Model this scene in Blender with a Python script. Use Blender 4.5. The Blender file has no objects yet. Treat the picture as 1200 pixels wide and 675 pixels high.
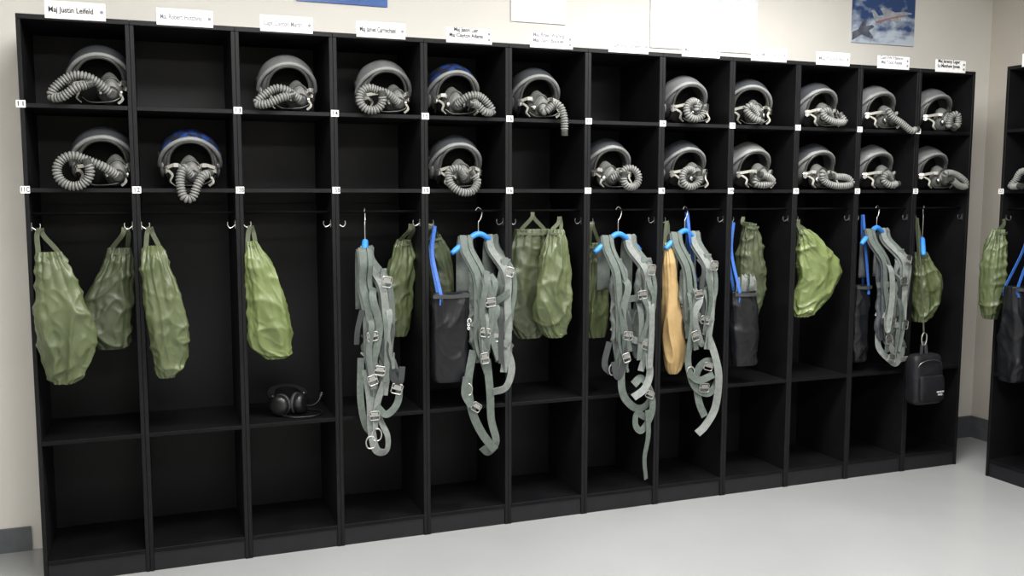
import bpy, math, random
from mathutils import Vector, Matrix, noise
C=bpy.context.scene.collection
W=0.3725; H=2.1; S1=1.7882; S2=1.4856; S3=0.549; S0=0.0906; DEP=0.40; PT=0.015

# ------------------------------------------------------------ materials
def mat(name,col,rough=.5,metal=0,col2=None,scale=20,bump=0,bscale=60,spec=.5,rvar=0,coat=0,crinkle=0,emit=None,ramp=(.35,.68),cscale=9,cz=.40):
    m=bpy.data.materials.new(name);m.use_nodes=True;nt=m.node_tree;b=nt.nodes['Principled BSDF']
    b.inputs['Roughness'].default_value=rough;b.inputs['Metallic'].default_value=metal
    b.inputs['Specular IOR Level'].default_value=spec;b.inputs['Coat Weight'].default_value=coat
    tc=nt.nodes.new('ShaderNodeTexCoord');n=nt.nodes.new('ShaderNodeTexNoise');n.inputs['Scale'].default_value=scale;n.inputs['Detail'].default_value=4
    nt.links.new(tc.outputs['Object'],n.inputs['Vector'])
    r=nt.nodes.new('ShaderNodeValToRGB');c2=col2 or tuple(min(1,c*1.25) for c in col)
    r.color_ramp.elements[0].position=ramp[0];r.color_ramp.elements[1].position=ramp[1]
    r.color_ramp.elements[0].color=(*col,1);r.color_ramp.elements[1].color=(*c2,1)
    nt.links.new(n.outputs['Fac'],r.inputs['Fac']);nt.links.new(r.outputs['Color'],b.inputs['Base Color'])
    if rvar:
        mr=nt.nodes.new('ShaderNodeMapRange');mr.inputs['To Min'].default_value=rough-rvar;mr.inputs['To Max'].default_value=rough+rvar
        nt.links.new(n.outputs['Fac'],mr.inputs['Value']);nt.links.new(mr.outputs['Result'],b.inputs['Roughness'])
    last=None
    if crinkle:
        # cloth creases: ridged noise, stretched vertically
        mp=nt.nodes.new('ShaderNodeMapping');mp.inputs['Scale'].default_value=(1,1,cz);mp.inputs['Rotation'].default_value=(0,.25,0);nt.links.new(tc.outputs['Object'],mp.inputs[0])
        vo=nt.nodes.new('ShaderNodeTexNoise');vo.noise_type='RIDGED_MULTIFRACTAL';vo.inputs['Scale'].default_value=cscale;vo.inputs['Detail'].default_value=3.5;vo.inputs['Distortion'].default_value=.4
        vo.inputs['Roughness'].default_value=.5
        nt.links.new(mp.outputs[0],vo.inputs['Vector'])
        bp=nt.nodes.new('ShaderNodeBump');bp.inputs['Strength'].default_value=crinkle;bp.inputs['Distance'].default_value=.015
        nt.links.new(vo.outputs['Fac'],bp.inputs['Height']);last=bp
    if bump:
        n2=nt.nodes.new('ShaderNodeTexNoise');n2.inputs['Scale'].default_value=bscale;n2.inputs['Detail'].default_value=5
        nt.links.new(tc.outputs['Object'],n2.inputs['Vector'])
        bp=nt.nodes.new('ShaderNodeBump');bp.inputs['Strength'].default_value=bump;bp.inputs['Distance'].default_value=.01
        nt.links.new(n2.outputs['Fac'],bp.inputs['Height'])
        if last:nt.links.new(last.outputs['Normal'],bp.inputs['Normal'])
        last=bp
    if last:nt.links.new(last.outputs['Normal'],b.inputs['Normal'])
    if emit:
        b.inputs['Emission Color'].default_value=(1,.98,.95,1);b.inputs['Emission Strength'].default_value=emit
    return m
M={}
M['lam']=mat('black_laminate',(.0038,.0038,.0047),.50,col2=(.0058,.0058,.0068),scale=9,bump=.03,bscale=220,rvar=.05,spec=.22)
M['shf']=mat('black_laminate_dimmed',(.0032,.0032,.0040),.55,col2=(.0050,.0050,.0058),scale=9,bump=.03,bscale=220,rvar=.05,spec=.13)  # same laminate darkened, so weaker shelf-top reflection is put into the colour
M['edge']=mat('black_edge_band',(.007,.007,.009),.42,scale=30,spec=.35)
M['lamb']=mat('black_back_board',(.0035,.0035,.0044),.48,col2=(.0058,.0058,.007),scale=5,bump=.04,bscale=160,rvar=.05,spec=.24)
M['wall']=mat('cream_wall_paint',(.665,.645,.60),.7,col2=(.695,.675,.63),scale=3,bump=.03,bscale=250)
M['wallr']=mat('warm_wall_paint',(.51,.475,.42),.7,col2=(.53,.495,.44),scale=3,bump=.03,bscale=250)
M['ceil']=mat('ceiling_tile',(.8,.79,.77),.9,scale=60,bump=.1,bscale=120)
M['floor']=mat('grey_epoxy_floor',(.315,.322,.325),.22,col2=(.345,.352,.355),scale=1.3,bump=.02,bscale=7,rvar=.05)
M['base']=mat('grey_rubber_base',(.085,.09,.10),.5)
M['shell']=mat('helmet_grey_paint',(.125,.13,.132),.36,col2=(.16,.165,.167),scale=14,coat=.2)
M['shelldk']=mat('helmet_dark_cover',(.042,.045,.050),.33,coat=.25,scale=10)
M['blue']=mat('blue_patterned_cover',(.018,.021,.032),.3,col2=(.018,.045,.18),scale=34,coat=.3,ramp=(.49,.55))
M['roll']=mat('edge_roll_rubber',(.17,.175,.172),.5)
M['liner']=mat('helmet_liner_black',(.005,.005,.005),.9,scale=40,bump=.2,spec=.15)
M['mask']=mat('mask_rubber_grey',(.09,.095,.088),.5,col2=(.135,.135,.127),scale=25)
M['maskdk']=mat('mask_valve_dark',(.03,.032,.03),.4)
M['hose']=mat('hose_grey_rubber',(.145,.15,.143),.55,col2=(.20,.20,.19),scale=30)
M['hoseshade']=mat('hose_groove_shade',(.020,.021,.020),.7)  # shade between the hose ribs, painted as a darker colour
M['metal']=mat('bright_metal',(.60,.60,.58),.28,1,scale=30)
M['mb']=mat('buckle_metal',(.42,.42,.41),.34,1,scale=30)
M['dkmetal']=mat('dark_metal',(.16,.16,.16),.4,.9)
M['strapw']=mat('pale_strap',(.26,.255,.225),.8,scale=90)
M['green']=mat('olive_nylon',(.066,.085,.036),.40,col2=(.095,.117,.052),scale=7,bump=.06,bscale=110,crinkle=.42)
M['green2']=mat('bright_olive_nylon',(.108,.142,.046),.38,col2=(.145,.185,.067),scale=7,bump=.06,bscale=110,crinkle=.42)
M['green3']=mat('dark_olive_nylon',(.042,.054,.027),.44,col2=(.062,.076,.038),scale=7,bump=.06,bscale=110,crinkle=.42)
M['greenw']=mat('olive_webbing',(.055,.066,.035),.7,scale=150,bump=.3,bscale=400)
M['vest']=mat('sage_grey_cloth',(.075,.090,.082),.7,col2=(.12,.138,.127),scale=14,bump=.25,bscale=90,crinkle=.55,cscale=13,cz=.6)
M['vest2']=mat('dark_sage_cloth',(.028,.033,.040),.75,col2=(.046,.053,.060),scale=16,bump=.25,bscale=90,crinkle=.6,cscale=13,cz=.6)
M['web']=mat('sage_webbing',(.078,.099,.086),.65,col2=(.112,.135,.12),scale=60,bump=.35,bscale=420)
M['web2']=mat('pale_grey_webbing',(.15,.168,.157),.65,col2=(.205,.222,.21),scale=60,bump=.35,bscale=420)
M['webdk']=mat('charcoal_webbing',(.025,.028,.03),.7,scale=120,bump=.3,bscale=400)
M['hblue']=mat('blue_foam',(.03,.20,.60),.5,col2=(.04,.25,.68),scale=30)
M['sblue']=mat('blue_webbing',(.018,.085,.34),.6,col2=(.03,.12,.43),scale=120)
M['blk']=mat('black_nylon',(.005,.0053,.007),.36,col2=(.008,.009,.011),scale=12,bump=.05,bscale=80,crinkle=.25,cscale=6,cz=.6,spec=.32)
M['tan']=mat('amber_cloth',(.36,.24,.10),.7,col2=(.42,.29,.13),scale=6,bump=.08,bscale=90,crinkle=.25,cz=.25)
M['white']=mat('white_plate',(.68,.68,.675),.5,scale=50)
M['ink']=mat('dark_ink',(.012,.012,.02),.7)
M['inkl']=mat('faded_ink',(.17,.17,.20),.7)
M['plas']=mat('black_plastic',(.008,.008,.009),.35,coat=.15)
M['pch']=mat('black_pouch_fabric',(.006,.006,.008),.55,scale=40,bump=.1,bscale=300,spec=.35)
M['rod']=mat('matte_black_rod',(.003,.003,.0035),.95,spec=.04)
M['cush']=mat('grey_cushion',(.03,.03,.034),.6)
M['lampf']=mat('lamp_frame_white',(.8,.8,.8),.5)
M['lampe']=mat('lamp_diffuser',(.9,.9,.9),.5,emit=4)

# ------------------------------------------------------------ helpers
def mesh(name,vs,fs,m,smooth=False,m2=None,idx=None):
    me=bpy.data.meshes.new(name);me.from_pydata([tuple(v) for v in vs],[],fs);me.update()
    me.materials.append(m)
    if m2:
        me.materials.append(m2)
        for p,i in zip(me.polygons,idx):p.material_index=i
    if smooth:
        for p in me.polygons:p.use_smooth=True
    return me
class Thing:
    def __init__(s,name,label,cat,loc=(0,0,0),rz=0,group=None,rx=0,world=False):
        s.e=bpy.data.objects.new(name,None);s.e.empty_display_size=.05;C.objects.link(s.e)
        s.e.location=loc;s.e.rotation_euler=(rx,0,rz);s.e['label']=label;s.e['category']=cat
        if group:s.e['group']=group
        s.off=Vector(loc) if world else Vector((0,0,0))
    def part(s,name,me,parent=None,label=None,loc=(0,0,0),rot=(0,0,0)):
        o=bpy.data.objects.new(name,me);C.objects.link(o);o.parent=parent or s.e
        o.location=loc;o.rotation_euler=rot
        if label:o['label']=label
        return o
    def add(s,name,vs,fs,m,smooth=False,parent=None,label=None):
        vs=[Vector(v)-s.off for v in vs]
        return s.part(name,mesh(name,vs,fs,m,smooth),parent,label)
def box(x0,x1,y0,y1,z0,z1):
    v=[(x,y,z) for x in(x0,x1) for y in(y0,y1) for z in(z0,z1)]
    return v,[(0,1,3,2),(4,6,7,5),(0,4,5,1),(2,3,7,6),(0,2,6,4),(1,5,7,3)]
def bevel(o,w,seg=2):
    b=o.modifiers.new('bevel','BEVEL');b.width=w;b.segments=seg;b.limit_method='ANGLE'
def join(*gs):
    V=[];F=[]
    for v,f in gs:
        n=len(V);V+=list(v);F+=[tuple(i+n for i in q) for q in f]
    return V,F
def cat(pts,n=8,closed=False):
    P=[Vector(p) for p in pts];out=[];L=len(P)
    if L==2 and not closed:return [P[0].lerp(P[1],i/n) for i in range(n+1)]
    for i in range(L if closed else L-1):
        a=P[(i-1)%L] if closed or i>0 else P[0]*2-P[1]
        b=P[i];c=P[(i+1)%L];d=P[(i+2)%L] if closed or i+2<L else P[-1]*2-P[-2]
        for k in range(n):
            t=k/n
            out.append(.5*((2*b)+(c-a)*t+(2*a-5*b+4*c-d)*t*t+(3*b-a-3*c+d)*t**3))
    if not closed:out.append(P[-1].copy())
    return out
def tube(pts,r,seg=10,closed=False,cap=True,rf=None):
    V=[];F=[];n=len(pts);prev=None;s=0
    for i,p in enumerate(pts):
        if closed:t=(pts[(i+1)%n]-pts[i-1])
        else:t=pts[min(i+1,n-1)]-pts[max(i-1,0)]
        if t.length<1e-9:t=Vector((0,0,1))
        t.normalize()
        if prev is None:
            u=t.cross(Vector((0,1,0)))
            if u.length<.1:u=t.cross(Vector((1,0,0)))
        else:u=prev-t*prev.dot(t)
        u.normalize();prev=u;w=t.cross(u)
        if i:s+=(p-pts[i-1]).length
        rr=rf(s,i/(n-1)) if rf else r
        for k in range(seg):
            a=2*math.pi*k/seg;V.append(p+u*math.cos(a)*rr+w*math.sin(a)*rr)
    m=n if closed else n-1
    for i in range(m):
        for k in range(seg):
            a=i*seg+k;b=i*seg+(k+1)%seg;j=((i+1)%n)*seg
            F.append((a,b,j+(k+1)%seg,j+k))
    if cap and not closed:F.append(tuple(range(seg))[::-1]);F.append(tuple((n-1)*seg+k for k in range(seg)))
    return V,F
def resample(pts,step):
    out=[pts[0].copy()];acc=0
    for a,b in zip(pts,pts[1:]):
        L=(b-a).length
        if L<1e-9:continue
        d=step-acc
        while d<=L:
            out.append(a.lerp(b,d/L));d+=step
        acc=(acc+L)%step
    return out
def ribhose(pts,r=.0172):
    p=resample(cat(pts,16),.0027);n=len(p);seg=12
    cyc=[1.0,1.0,.76,.76]
    def rf(s,u):return r*cyc[int(round(u*(n-1)))%4]
    V,F=tube(p,r,seg,rf=rf)
    idx=[]
    for i in range(n-1):
        idx+=[1 if i%4==2 else 0]*seg  # groove rings take the painted shade colour
    idx+=[0,0]
    return V,F,idx
def ribbon(pts,width,thick=.0022,twist=0,n=8,cup=0):
    p=cat(pts,n);V=[];F=[];prev=None;N=len(p)
    prof=[(-1,-1),(0,-1),(1,-1),(1,1),(0,1),(-1,1)]
    for i,q in enumerate(p):
        t=p[min(i+1,N-1)]-p[max(i-1,0)];t.normalize()
        if prev is None:
            w=t.cross(Vector((0,-1,0)))
            if w.length<.2:w=Vector((1,0,0))
        else:w=prev-t*prev.dot(t)
        w.normalize();prev=w.copy()
        if twist:w=Matrix.Rotation(twist*i/(N-1),3,t)@w
        nn=t.cross(w)
        for a,b in prof:V.append(q+w*a*width/2+nn*(b*thick/2+(cup*width if a==0 else 0)))
    K=len(prof)
    for i in range(N-1):
        for k in range(K):
            a=i*K+k;b=i*K+(k+1)%K;F.append((a,b,b+K,a+K))
    F.append(tuple(range(K))[::-1]);F.append(tuple((N-1)*K+k for k in range(K)))
    return V,F
def sack(prof,seed=0,amp=.01,seg=120,rows=22,power=2.3,pleat=1.0,fold=(14,14,2.2),fine=1.0):
    A=[Vector((a[0],a[1],a[2])) for a in prof];B=[Vector((a[3],a[4],0)) for a in prof]
    ca=cat(A,rows);cb=cat(B,rows);V=[];F=[];n=len(ca);ztop=prof[0][0];zbot=prof[-1][0]
    sv=Vector((seed*3.7,seed*1.3,seed*2.1))
    def rdg(q,s=2.6,p=1.6):return max(0,1-s*abs(noise.noise(q)))**p
    for i in range(n):
        z,xc,hw=ca[i];hd,yc,_=cb[i];hw=max(hw,.002);hd=max(hd,.002)
        e=min(1,min(i,n-1-i)/(rows*.8))
        for k in range(seg):
            a=2*math.pi*k/seg;c=math.cos(a);s=math.sin(a)
            x=math.copysign(abs(c)**(2/power),c)*hw;y=math.copysign(abs(s)**(2/power),s)*hd
            w=Vector((noise.noise(Vector((x*6,y*6,z*5))+sv),noise.noise(Vector((x*6+7,y*6,z*5))+sv),0))*.5
            q=Vector((x*fold[0]+z*1.2,y*fold[1],z*fold[2]))+sv+w
            q2=Vector((x*10-z*9,y*10,z*6.5+x*5))+sv*1.7+w
            q3=Vector((x*22+z*14,y*24,z*12-x*7))+sv*2.3+w
            d=amp*(1.0*rdg(q,2.7,1.4)+.62*fine*rdg(q2,3.0,1.5)+.24*fine*rdg(q3,3.0,1.5)-.85)*(.3+.7*e)
            d+=pleat*amp*.75*(abs(math.sin(6.5*a+seed+2*w.x))-.5)*math.exp(-abs(z-ztop)/.12)
            d+=pleat*amp*.5*(abs(math.sin(5*a+seed*2))-.5)*math.exp(-abs(z-zbot)/.05)
            L=math.hypot(c*hd,s*hw)+1e-6;nx=c*hd/L;ny=s*hw/L
            V.append((xc+x+nx*d,yc+y+ny*d,z+d*.4*noise.noise(q*1.7)))
    for i in range(n-1):
        for k in range(seg):
            a=i*seg+k;b=i*seg+(k+1)%seg;F.append((b,a,a+seg,b+seg))
    F.append(tuple(range(seg)));F.append(tuple((n-1)*seg+k for k in range(seg))[::-1])
    return V,F
def lathe(prof,seg=28,axis='y',sx=1,sz=1,cx=0,cz=0):
    V=[];F=[]
    for (y,r) in prof:
        for k in range(seg):
            a=2*math.pi*k/seg;V.append((cx+r*math.cos(a)*sx,y,cz+r*math.sin(a)*sz))
    for i in range(len(prof)-1):
        for k in range(seg):
            a=i*seg+k;b=i*seg+(k+1)%seg;F.append((a,b,b+seg,a+seg))
    F.append(tuple(range(seg))[::-1]);F.append(tuple((len(prof)-1)*seg+k for k in range(seg)))
    return V,F
def textmesh(body,size,m,align='CENTER',width=None,bold=.0):
    cu=bpy.data.curves.new('lettering','FONT');cu.body=body;cu.size=size;cu.align_x=align;cu.align_y='CENTER';cu.extrude=.0004;cu.offset=bold
    o=bpy.data.objects.new('tmp_lettering',cu);C.objects.link(o);bpy.context.view_layer.update()
    dg=bpy.context.evaluated_depsgraph_get()
    me=bpy.data.meshes.new_from_object(o.evaluated_get(dg));bpy.data.objects.remove(o);bpy.data.curves.remove(cu)
    me.materials.clear();me.materials.append(m)
    if width and len(me.vertices):
        xs=[v.co.x for v in me.vertices];k=width/(max(xs)-min(xs))
        for v in me.vertices:v.co.x*=k
    return me
def struct(name,g,m):
    o=bpy.data.objects.new(name,mesh(name,g[0],g[1],m));C.objects.link(o);o['kind']='structure';return o

# ------------------------------------------------------------ room
XL,XR,YB,YF,CH=-2.4,5.02,0.42,-5.6,2.8
struct('floor',box(XL-.1,XR+.1,YF-.1,YB+.1,-.1,0),M['floor'])
struct('ceiling',box(XL-.1,XR+.1,YF-.1,YB+.1,CH,CH+.1),M['ceil'])
struct('wall_back',box(XL-.1,XR+.1,YB,YB+.1,0,CH),M['wall'])
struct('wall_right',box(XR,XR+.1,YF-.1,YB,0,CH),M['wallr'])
struct('wall_left',box(XL-.1,XL,YF-.1,YB,0,CH),M['wall'])
struct('wall_front',box(XL-.1,XR+.1,YF-.1,YF,0,CH),M['wall'])
struct('baseboard_back',box(4.475,XR,YB-.01,YB,0,.13),M['base'])
struct('baseboard_left',box(XL,-.085,YB-.012,YB,0,.10),M['base'])
struct('baseboard_right',box(XR-.01,XR,YF,YB-.01,0,.13),M['base'])

# ------------------------------------------------------------ locker cabinets
def pm(name,x0,x1,y0,y1,z0,z1,m):
    v,f=box(x0,x1,y0,y1,z0,z1);return mesh(name,v,f,m)
CM={'sl':pm('side_panel',.0003,PT,0,DEP,0.0,H-.0185,M['lam']),'sr':pm('side_panel',W-PT,W-.0003,0,DEP,0,H-.0185,M['lam']),
 'top':pm('top_panel',.0003,W-.0003,0,DEP,H-.018,H,M['lam']),'bk':pm('back_panel',PT,W-PT,DEP-.012,DEP,S0,H-.0185,M['lamb']),
 's1':pm('shelf',PT,W-PT,.001,DEP-.0125,S1-.016,S1,M['lam']),'s2':pm('shelf',PT,W-PT,.001,DEP-.0125,S2-.016,S2,M['lam']),
 's3':pm('shelf',PT,W-PT,.001,DEP-.0125,S3-.016,S3,M['shf']),'bt':pm('bottom_panel',PT,W-PT,.001,DEP-.0125,S0-.016,S0,M['shf']),
 'pl':pm('plinth',PT,W-PT,.006,.022,.0,S0-.0165,M['edge'])}
rg=tube([Vector((PT+.001,.045,1.392)),Vector((W-PT-.001,.045,1.392))],.005,10);CM['rod']=mesh('hanging_rod',rg[0],rg[1],M['rod'],True)
CM['rail']=pm('hook_rail',PT+.001,W-PT-.001,DEP-.028,DEP-.0125,1.36,1.42,M['lam'])
def hookmesh(sgn,x,mm):
    p=cat([(x,.03,1.345),(x+sgn*.010,.03,1.336),(x+sgn*.022,.03,1.333),(x+sgn*.029,.03,1.344),(x+sgn*.028,.03,1.356)],5)
    pl=box(min(x,x+sgn*.002),max(x,x+sgn*.002),.025,.035,1.33,1.36)
    g=join(tube(p,.0020,8),pl);return mesh('coat_hook',g[0],g[1],M[mm])
HK={k:(hookmesh(1,PT,k),hookmesh(-1,W-PT,k)) for k in('metal','dkmetal')}
tagm=pm('number_tag',-.0155,.0155,-.0012,-.0002,-.013,.013,M['white'])
t1=['11',None,'13','14','15','16','17','18','19','20','21','22'];t2=['11C','12','13B','15B','15','16','17C','18','19B','20','21','22']
def cabinet(i,loc,rz,label,tags,grp,numbers=(None,None)):
    T=Thing('locker_cabinet',label,'locker',loc,rz,grp)
    for k in('sl','sr','top','bk','s1','s2','s3','bt','pl'):
        o=T.part(CM[k].name.split('.')[0],CM[k])
        if k!='bk':bevel(o,.0012,1)
    T.part('hanging_rod',CM['rod']);T.part('hook_rail',CM['rail'])
    hk='metal' if i<4 and rz==0 else 'dkmetal'
    for h in HK[hk]:T.part('coat_hook',h,label='silver metal coat hook' if hk=='metal' else 'dull metal coat hook')
    for n,z in zip(numbers,(S1-.004,S2-.006)):
        if n:
            tg=T.part('number_tag',tagm,label='small white number tag',loc=(.004,0,z))
            T.part('tag_number',textmesh(n,.024,M['ink'],width=.0078*len(n)+.003,bold=.0001),parent=tg,loc=(0,-.0018,0),rot=(math.pi/2,0,0))
    return T
desc=["with two helmets and two olive bags","with blue-topped helmet and olive bag","with helmet, olive bag and headset","with helmet, harness and olive bag",
"with two helmets, harness and black tote","with a helmet and two olive bags","with one helmet and sage harness","with helmets, harness and amber bag",
"with two helmets and black tote","with two helmets and bright olive bag","with two helmets and dark harness","with two helmets and small black pouch"]
for i in range(12):
    cabinet(i,(i*W,0,0),0,"black laminate locker bay "+desc[i],True,"row of black locker bays",(t1[i],t2[i]))
SX=-.05
cabinet(0,(4.50+SX,-.21,0),-math.pi/2,"black locker bay standing against the side wall",True,"side wall locker bays",(None,'23'))
cabinet(1,(4.50+SX,-.21-W,0),-math.pi/2,"black locker bay standing against the side wall",True,"side wall locker bays")

# ------------------------------------------------------------ name plates
names=[("Maj Justin Leifeld",0),("Maj Robert Hutchins",1),("Capt Clayton Marsh",1),("Maj James Carmichael",0),("Maj Jason Lain\nMaj Clayton Adams",0),
("Maj Brian Waring\nMaj Gary Buckler",1),("Capt Ryan Stokes",1),("Maj Chris Bennett",1),("Capt Mark Olson",1),("Maj Paul Ellis",1),("Capt Eric Hanson\nMaj Todd Reyes",1),("Maj Jeremy Leger\nLt Matthew Jones",0)]
for i,(t,fade) in enumerate(names):
    xc=i*W+.195;wd=.20;zt=.062
    T=Thing('name_plate',"white name plate standing on the locker's top edge",'name plate',(xc,-.003,2.088),0,'name plates along the locker tops')
    v,f=box(-wd/2,wd/2,-.002,.002,0,zt);o=T.add('plate',v,f,M['white']);bevel(o,.0008,1)
    two='\n' in t
    T.part('lettering',textmesh(t,.023 if two else .027,M['inkl'] if fade else M['ink'],width=.146,bold=.0004),loc=(-.014,-.0028,zt*.5 if not two else zt*.68),rot=(math.pi/2,0,0))
    for dz in ((zt*.5,) if not two else (zt*.3,zt*.68)):
        v,f=lathe([(-.0034,.0060),(-.0021,.0060)],16,cx=wd/2-.013,cz=dz);T.add('printed_emblem',v,f,M['inkl'])
T=Thing('name_plate',"white name plate on the side locker's top edge",'name plate',(4.497+SX,-.40,2.088),-math.pi/2,'name plates along the locker tops')
v,f=box(-.1,.1,-.002,.002,0,.062);T.add('plate',v,f,M['white'])

# ------------------------------------------------------------ posters
def pmat(name,kind):
    m=bpy.data.materials.new(name);m.use_nodes=True;nt=m.node_tree;b=nt.nodes['Principled BSDF'];b.inputs['Roughness'].default_value=.35
    tc=nt.nodes.new('ShaderNodeTexCoord');n=nt.nodes.new('ShaderNodeTexNoise');n.inputs['Scale'].default_value=9;n.inputs['Detail'].default_value=5
    mp=nt.nodes.new('ShaderNodeMapping');mp.inputs['Scale'].default_value=(1,1,2.0);nt.links.new(tc.outputs['Object'],mp.inputs[0]);nt.links.new(mp.outputs[0],n.inputs['Vector'])
    r=nt.nodes.new('ShaderNodeValToRGB');e=r.color_ramp.elements;src=n.outputs['Fac']
    if kind=='sky':
        # clouds gather low in the print, clear darker blue above
        sp=nt.nodes.new('ShaderNodeSeparateXYZ');nt.links.new(tc.outputs['Object'],sp.inputs[0])
        mr=nt.nodes.new('ShaderNodeMapRange');mr.inputs['From Min'].default_value=.0;mr.inputs['From Max'].default_value=.2;mr.inputs['To Min'].default_value=.20;mr.inputs['To Max'].default_value=-.12
        nt.links.new(sp.outputs['Z'],mr.inputs['Value']);ad=nt.nodes.new('ShaderNodeMath');ad.operation='ADD';nt.links.new(mr.outputs[0],ad.inputs[0]);nt.links.new(n.outputs['Fac'],ad.inputs[1]);src=ad.outputs[0]
        e[0].position=.42;e[0].color=(.02,.055,.17,1);e[1].position=.66;e[1].color=(.48,.55,.64,1)
    elif kind=='blue':
        e[0].position=.3;e[0].color=(.02,.07,.28,1);e[1].position=.8;e[1].color=(.05,.14,.42,1)
    else:
        e[0].position=.30;e[0].color=(.60,.70,.80,1);e[1].position=.55;e[1].color=(.80,.82,.84,1)
    nt.links.new(src,r.inputs['Fac']);nt.links.new(r.outputs['Color'],b.inputs['Base Color']);return m
def poster(name,label,x0,x1,z0,z1,m,border=None):
    T=Thing(name,label,'poster',((x0+x1)/2,YB-.006,z0));w=(x1-x0)/2;h=z1-z0
    v,f=box(-w,w,-.002,.0055,0,h);T.add('board',v,f,border or m)
    if border:
        v,f=box(-w+.012,w-.012,-.003,-.0021,.012,h-.012);T.add('picture',v,f,m)
    return T
poster('wall_poster',"deep blue printed poster on the cream wall",1.04,1.44,2.292,2.62,pmat('deep_blue_print','blue'))
T=poster('wall_poster',"white poster with small grey print on the wall",2.03,2.31,2.27,2.66,pmat('pale_print','pale'),M['white'])
poster('wall_poster',"pale washed-out sky poster on the wall",2.77,3.40,2.19,2.60,pmat('pale_sky_print','pale'),M['white'])
T=poster('wall_poster',"photo poster of jets flying over blue clouds",4.01,4.44,2.285,2.60,pmat('cloud_sky_print','sky'))
jm=mat('jet_print_grey',(.24,.27,.31),.4,col2=(.40,.42,.45),scale=40);jd=mat('jet_print_dark',(.05,.06,.09),.4,col2=(.13,.14,.17),scale=30);jr=mat('jet_print_red',(.30,.12,.11),.4)
def poly(pts,y=-.0035):
    n=len(pts);V=[(x,y,z) for x,z in pts]+[(x,-.0022,z) for x,z in pts]
    return V,[tuple(range(n)),tuple(range(2*n-1,n-1,-1))]+[(i,(i+1)%n,n+(i+1)%n,n+i) for i in range(n)]
g=join(poly([(-.06,.118),(.05,.148),(.14,.166),(.19,.173),(.19,.179),(.14,.184),(.05,.172),(-.07,.142)]),poly([(.0,.152),(.09,.118),(.12,.122),(.11,.170)],-.0038),poly([(.0,.150),(-.03,.190),(-.005,.196),(.09,.172)],-.0037),poly([(-.07,.134),(-.09,.176),(-.068,.178),(-.030,.140)],-.0036))
T.add('printed_jet',g[0],g[1],jm,label='grey printed jet')
g=poly([(-.06,.118),(.05,.148),(.14,.166),(.14,.160),(.05,.140),(-.055,.110)],-.0040);T.add('printed_stripe',g[0],g[1],jr,label='dull red printed stripe')
g=join(poly([(-.214,.01),(-.15,.045),(-.09,.075),(-.065,.09),(-.08,.10),(-.14,.085),(-.214,.055)]),poly([(-.18,.065),(-.14,.125),(-.12,.12),(-.13,.06)],-.0037),poly([(-.17,.05),(-.08,.025),(-.07,.033),(-.11,.075)],-.0038))
T.add('printed_jet',g[0],g[1],jd,label='dark printed jet')

# ------------------------------------------------------------ ceiling lights
for x,y,p in[(.9,-1.3,29),(3.0,-1.0,38),(.9,-3.7,26),(3.3,-3.5,29),(-1.3,-2.4,13)]:
    T=Thing('ceiling_light_panel',"white recessed fluorescent ceiling light panel",'ceiling light',(x,y,CH-.03),0,'ceiling light panels')
    v,f=join(box(-.62,.62,-.32,-.3,0,.029),box(-.62,.62,.3,.32,0,.029),box(-.62,-.6,-.3,.3,0,.029),box(.6,.62,-.3,.3,0,.029));T.add('frame',v,f,M['lampf'])
    v,f=box(-.599,.599,-.299,.299,.012,.02);T.add('diffuser',v,f,M['lampe'])
    l=bpy.data.lights.new('panel_light','AREA');l.shape='RECTANGLE';l.size=1.15;l.size_y=.55;l.energy=p*2.2;l.color=(1,.985,.96)
    o=bpy.data.objects.new('panel_light',l);C.objects.link(o);o.location=(x,y,CH-.035)
wd=bpy.data.worlds.new('world');bpy.context.scene.world=wd;wd.use_nodes=True;wd.node_tree.nodes['Background'].inputs[0].default_value=(.9,.92,1,1);wd.node_tree.nodes['Background'].inputs[1].default_value=.3

# ------------------------------------------------------------ helmets
def ell(az,el,rx,ry,rz,zc):
    return Vector((rx*math.cos(el)*math.sin(az),-ry*math.cos(el)*math.cos(az),zc+rz*math.sin(el)))
RX,RY,RZ,ZC=.106,.128,.112,.112
def hwid(z):
    if z<.10:return .083-.012*max(0,(.07-z)/.07)
    q=1-((z-.10)/.080)**2
    return .083*math.sqrt(q) if q>0 else 0
def in_open(p):
    return p.y<-.01 and abs(p.x)<hwid(p.z)
import bmesh
def shellmesh():
    bm=bmesh.new();bmesh.ops.create_uvsphere(bm,u_segments=96,v_segments=64,radius=1)
    for v in bm.verts:
        x,y,z=v.co;v.co=Vector((x*RX*(1+.05*max(0,-z)),y*RY,ZC+z*RZ))
    dl=[]
    for f in bm.faces:
        c=f.calc_center_median()
        if in_open(c) or c.z<.018+.02*(c.y>-.02):dl.append(f)
    bmesh.ops.delete(bm,geom=dl,context='FACES')
    me=bpy.data.meshes.new('shell');bm.to_mesh(me);bm.free();me.materials.append(M['shell'])
    for p in me.polygons:p.use_smooth=True
    return me
SH=shellmesh()
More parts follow.
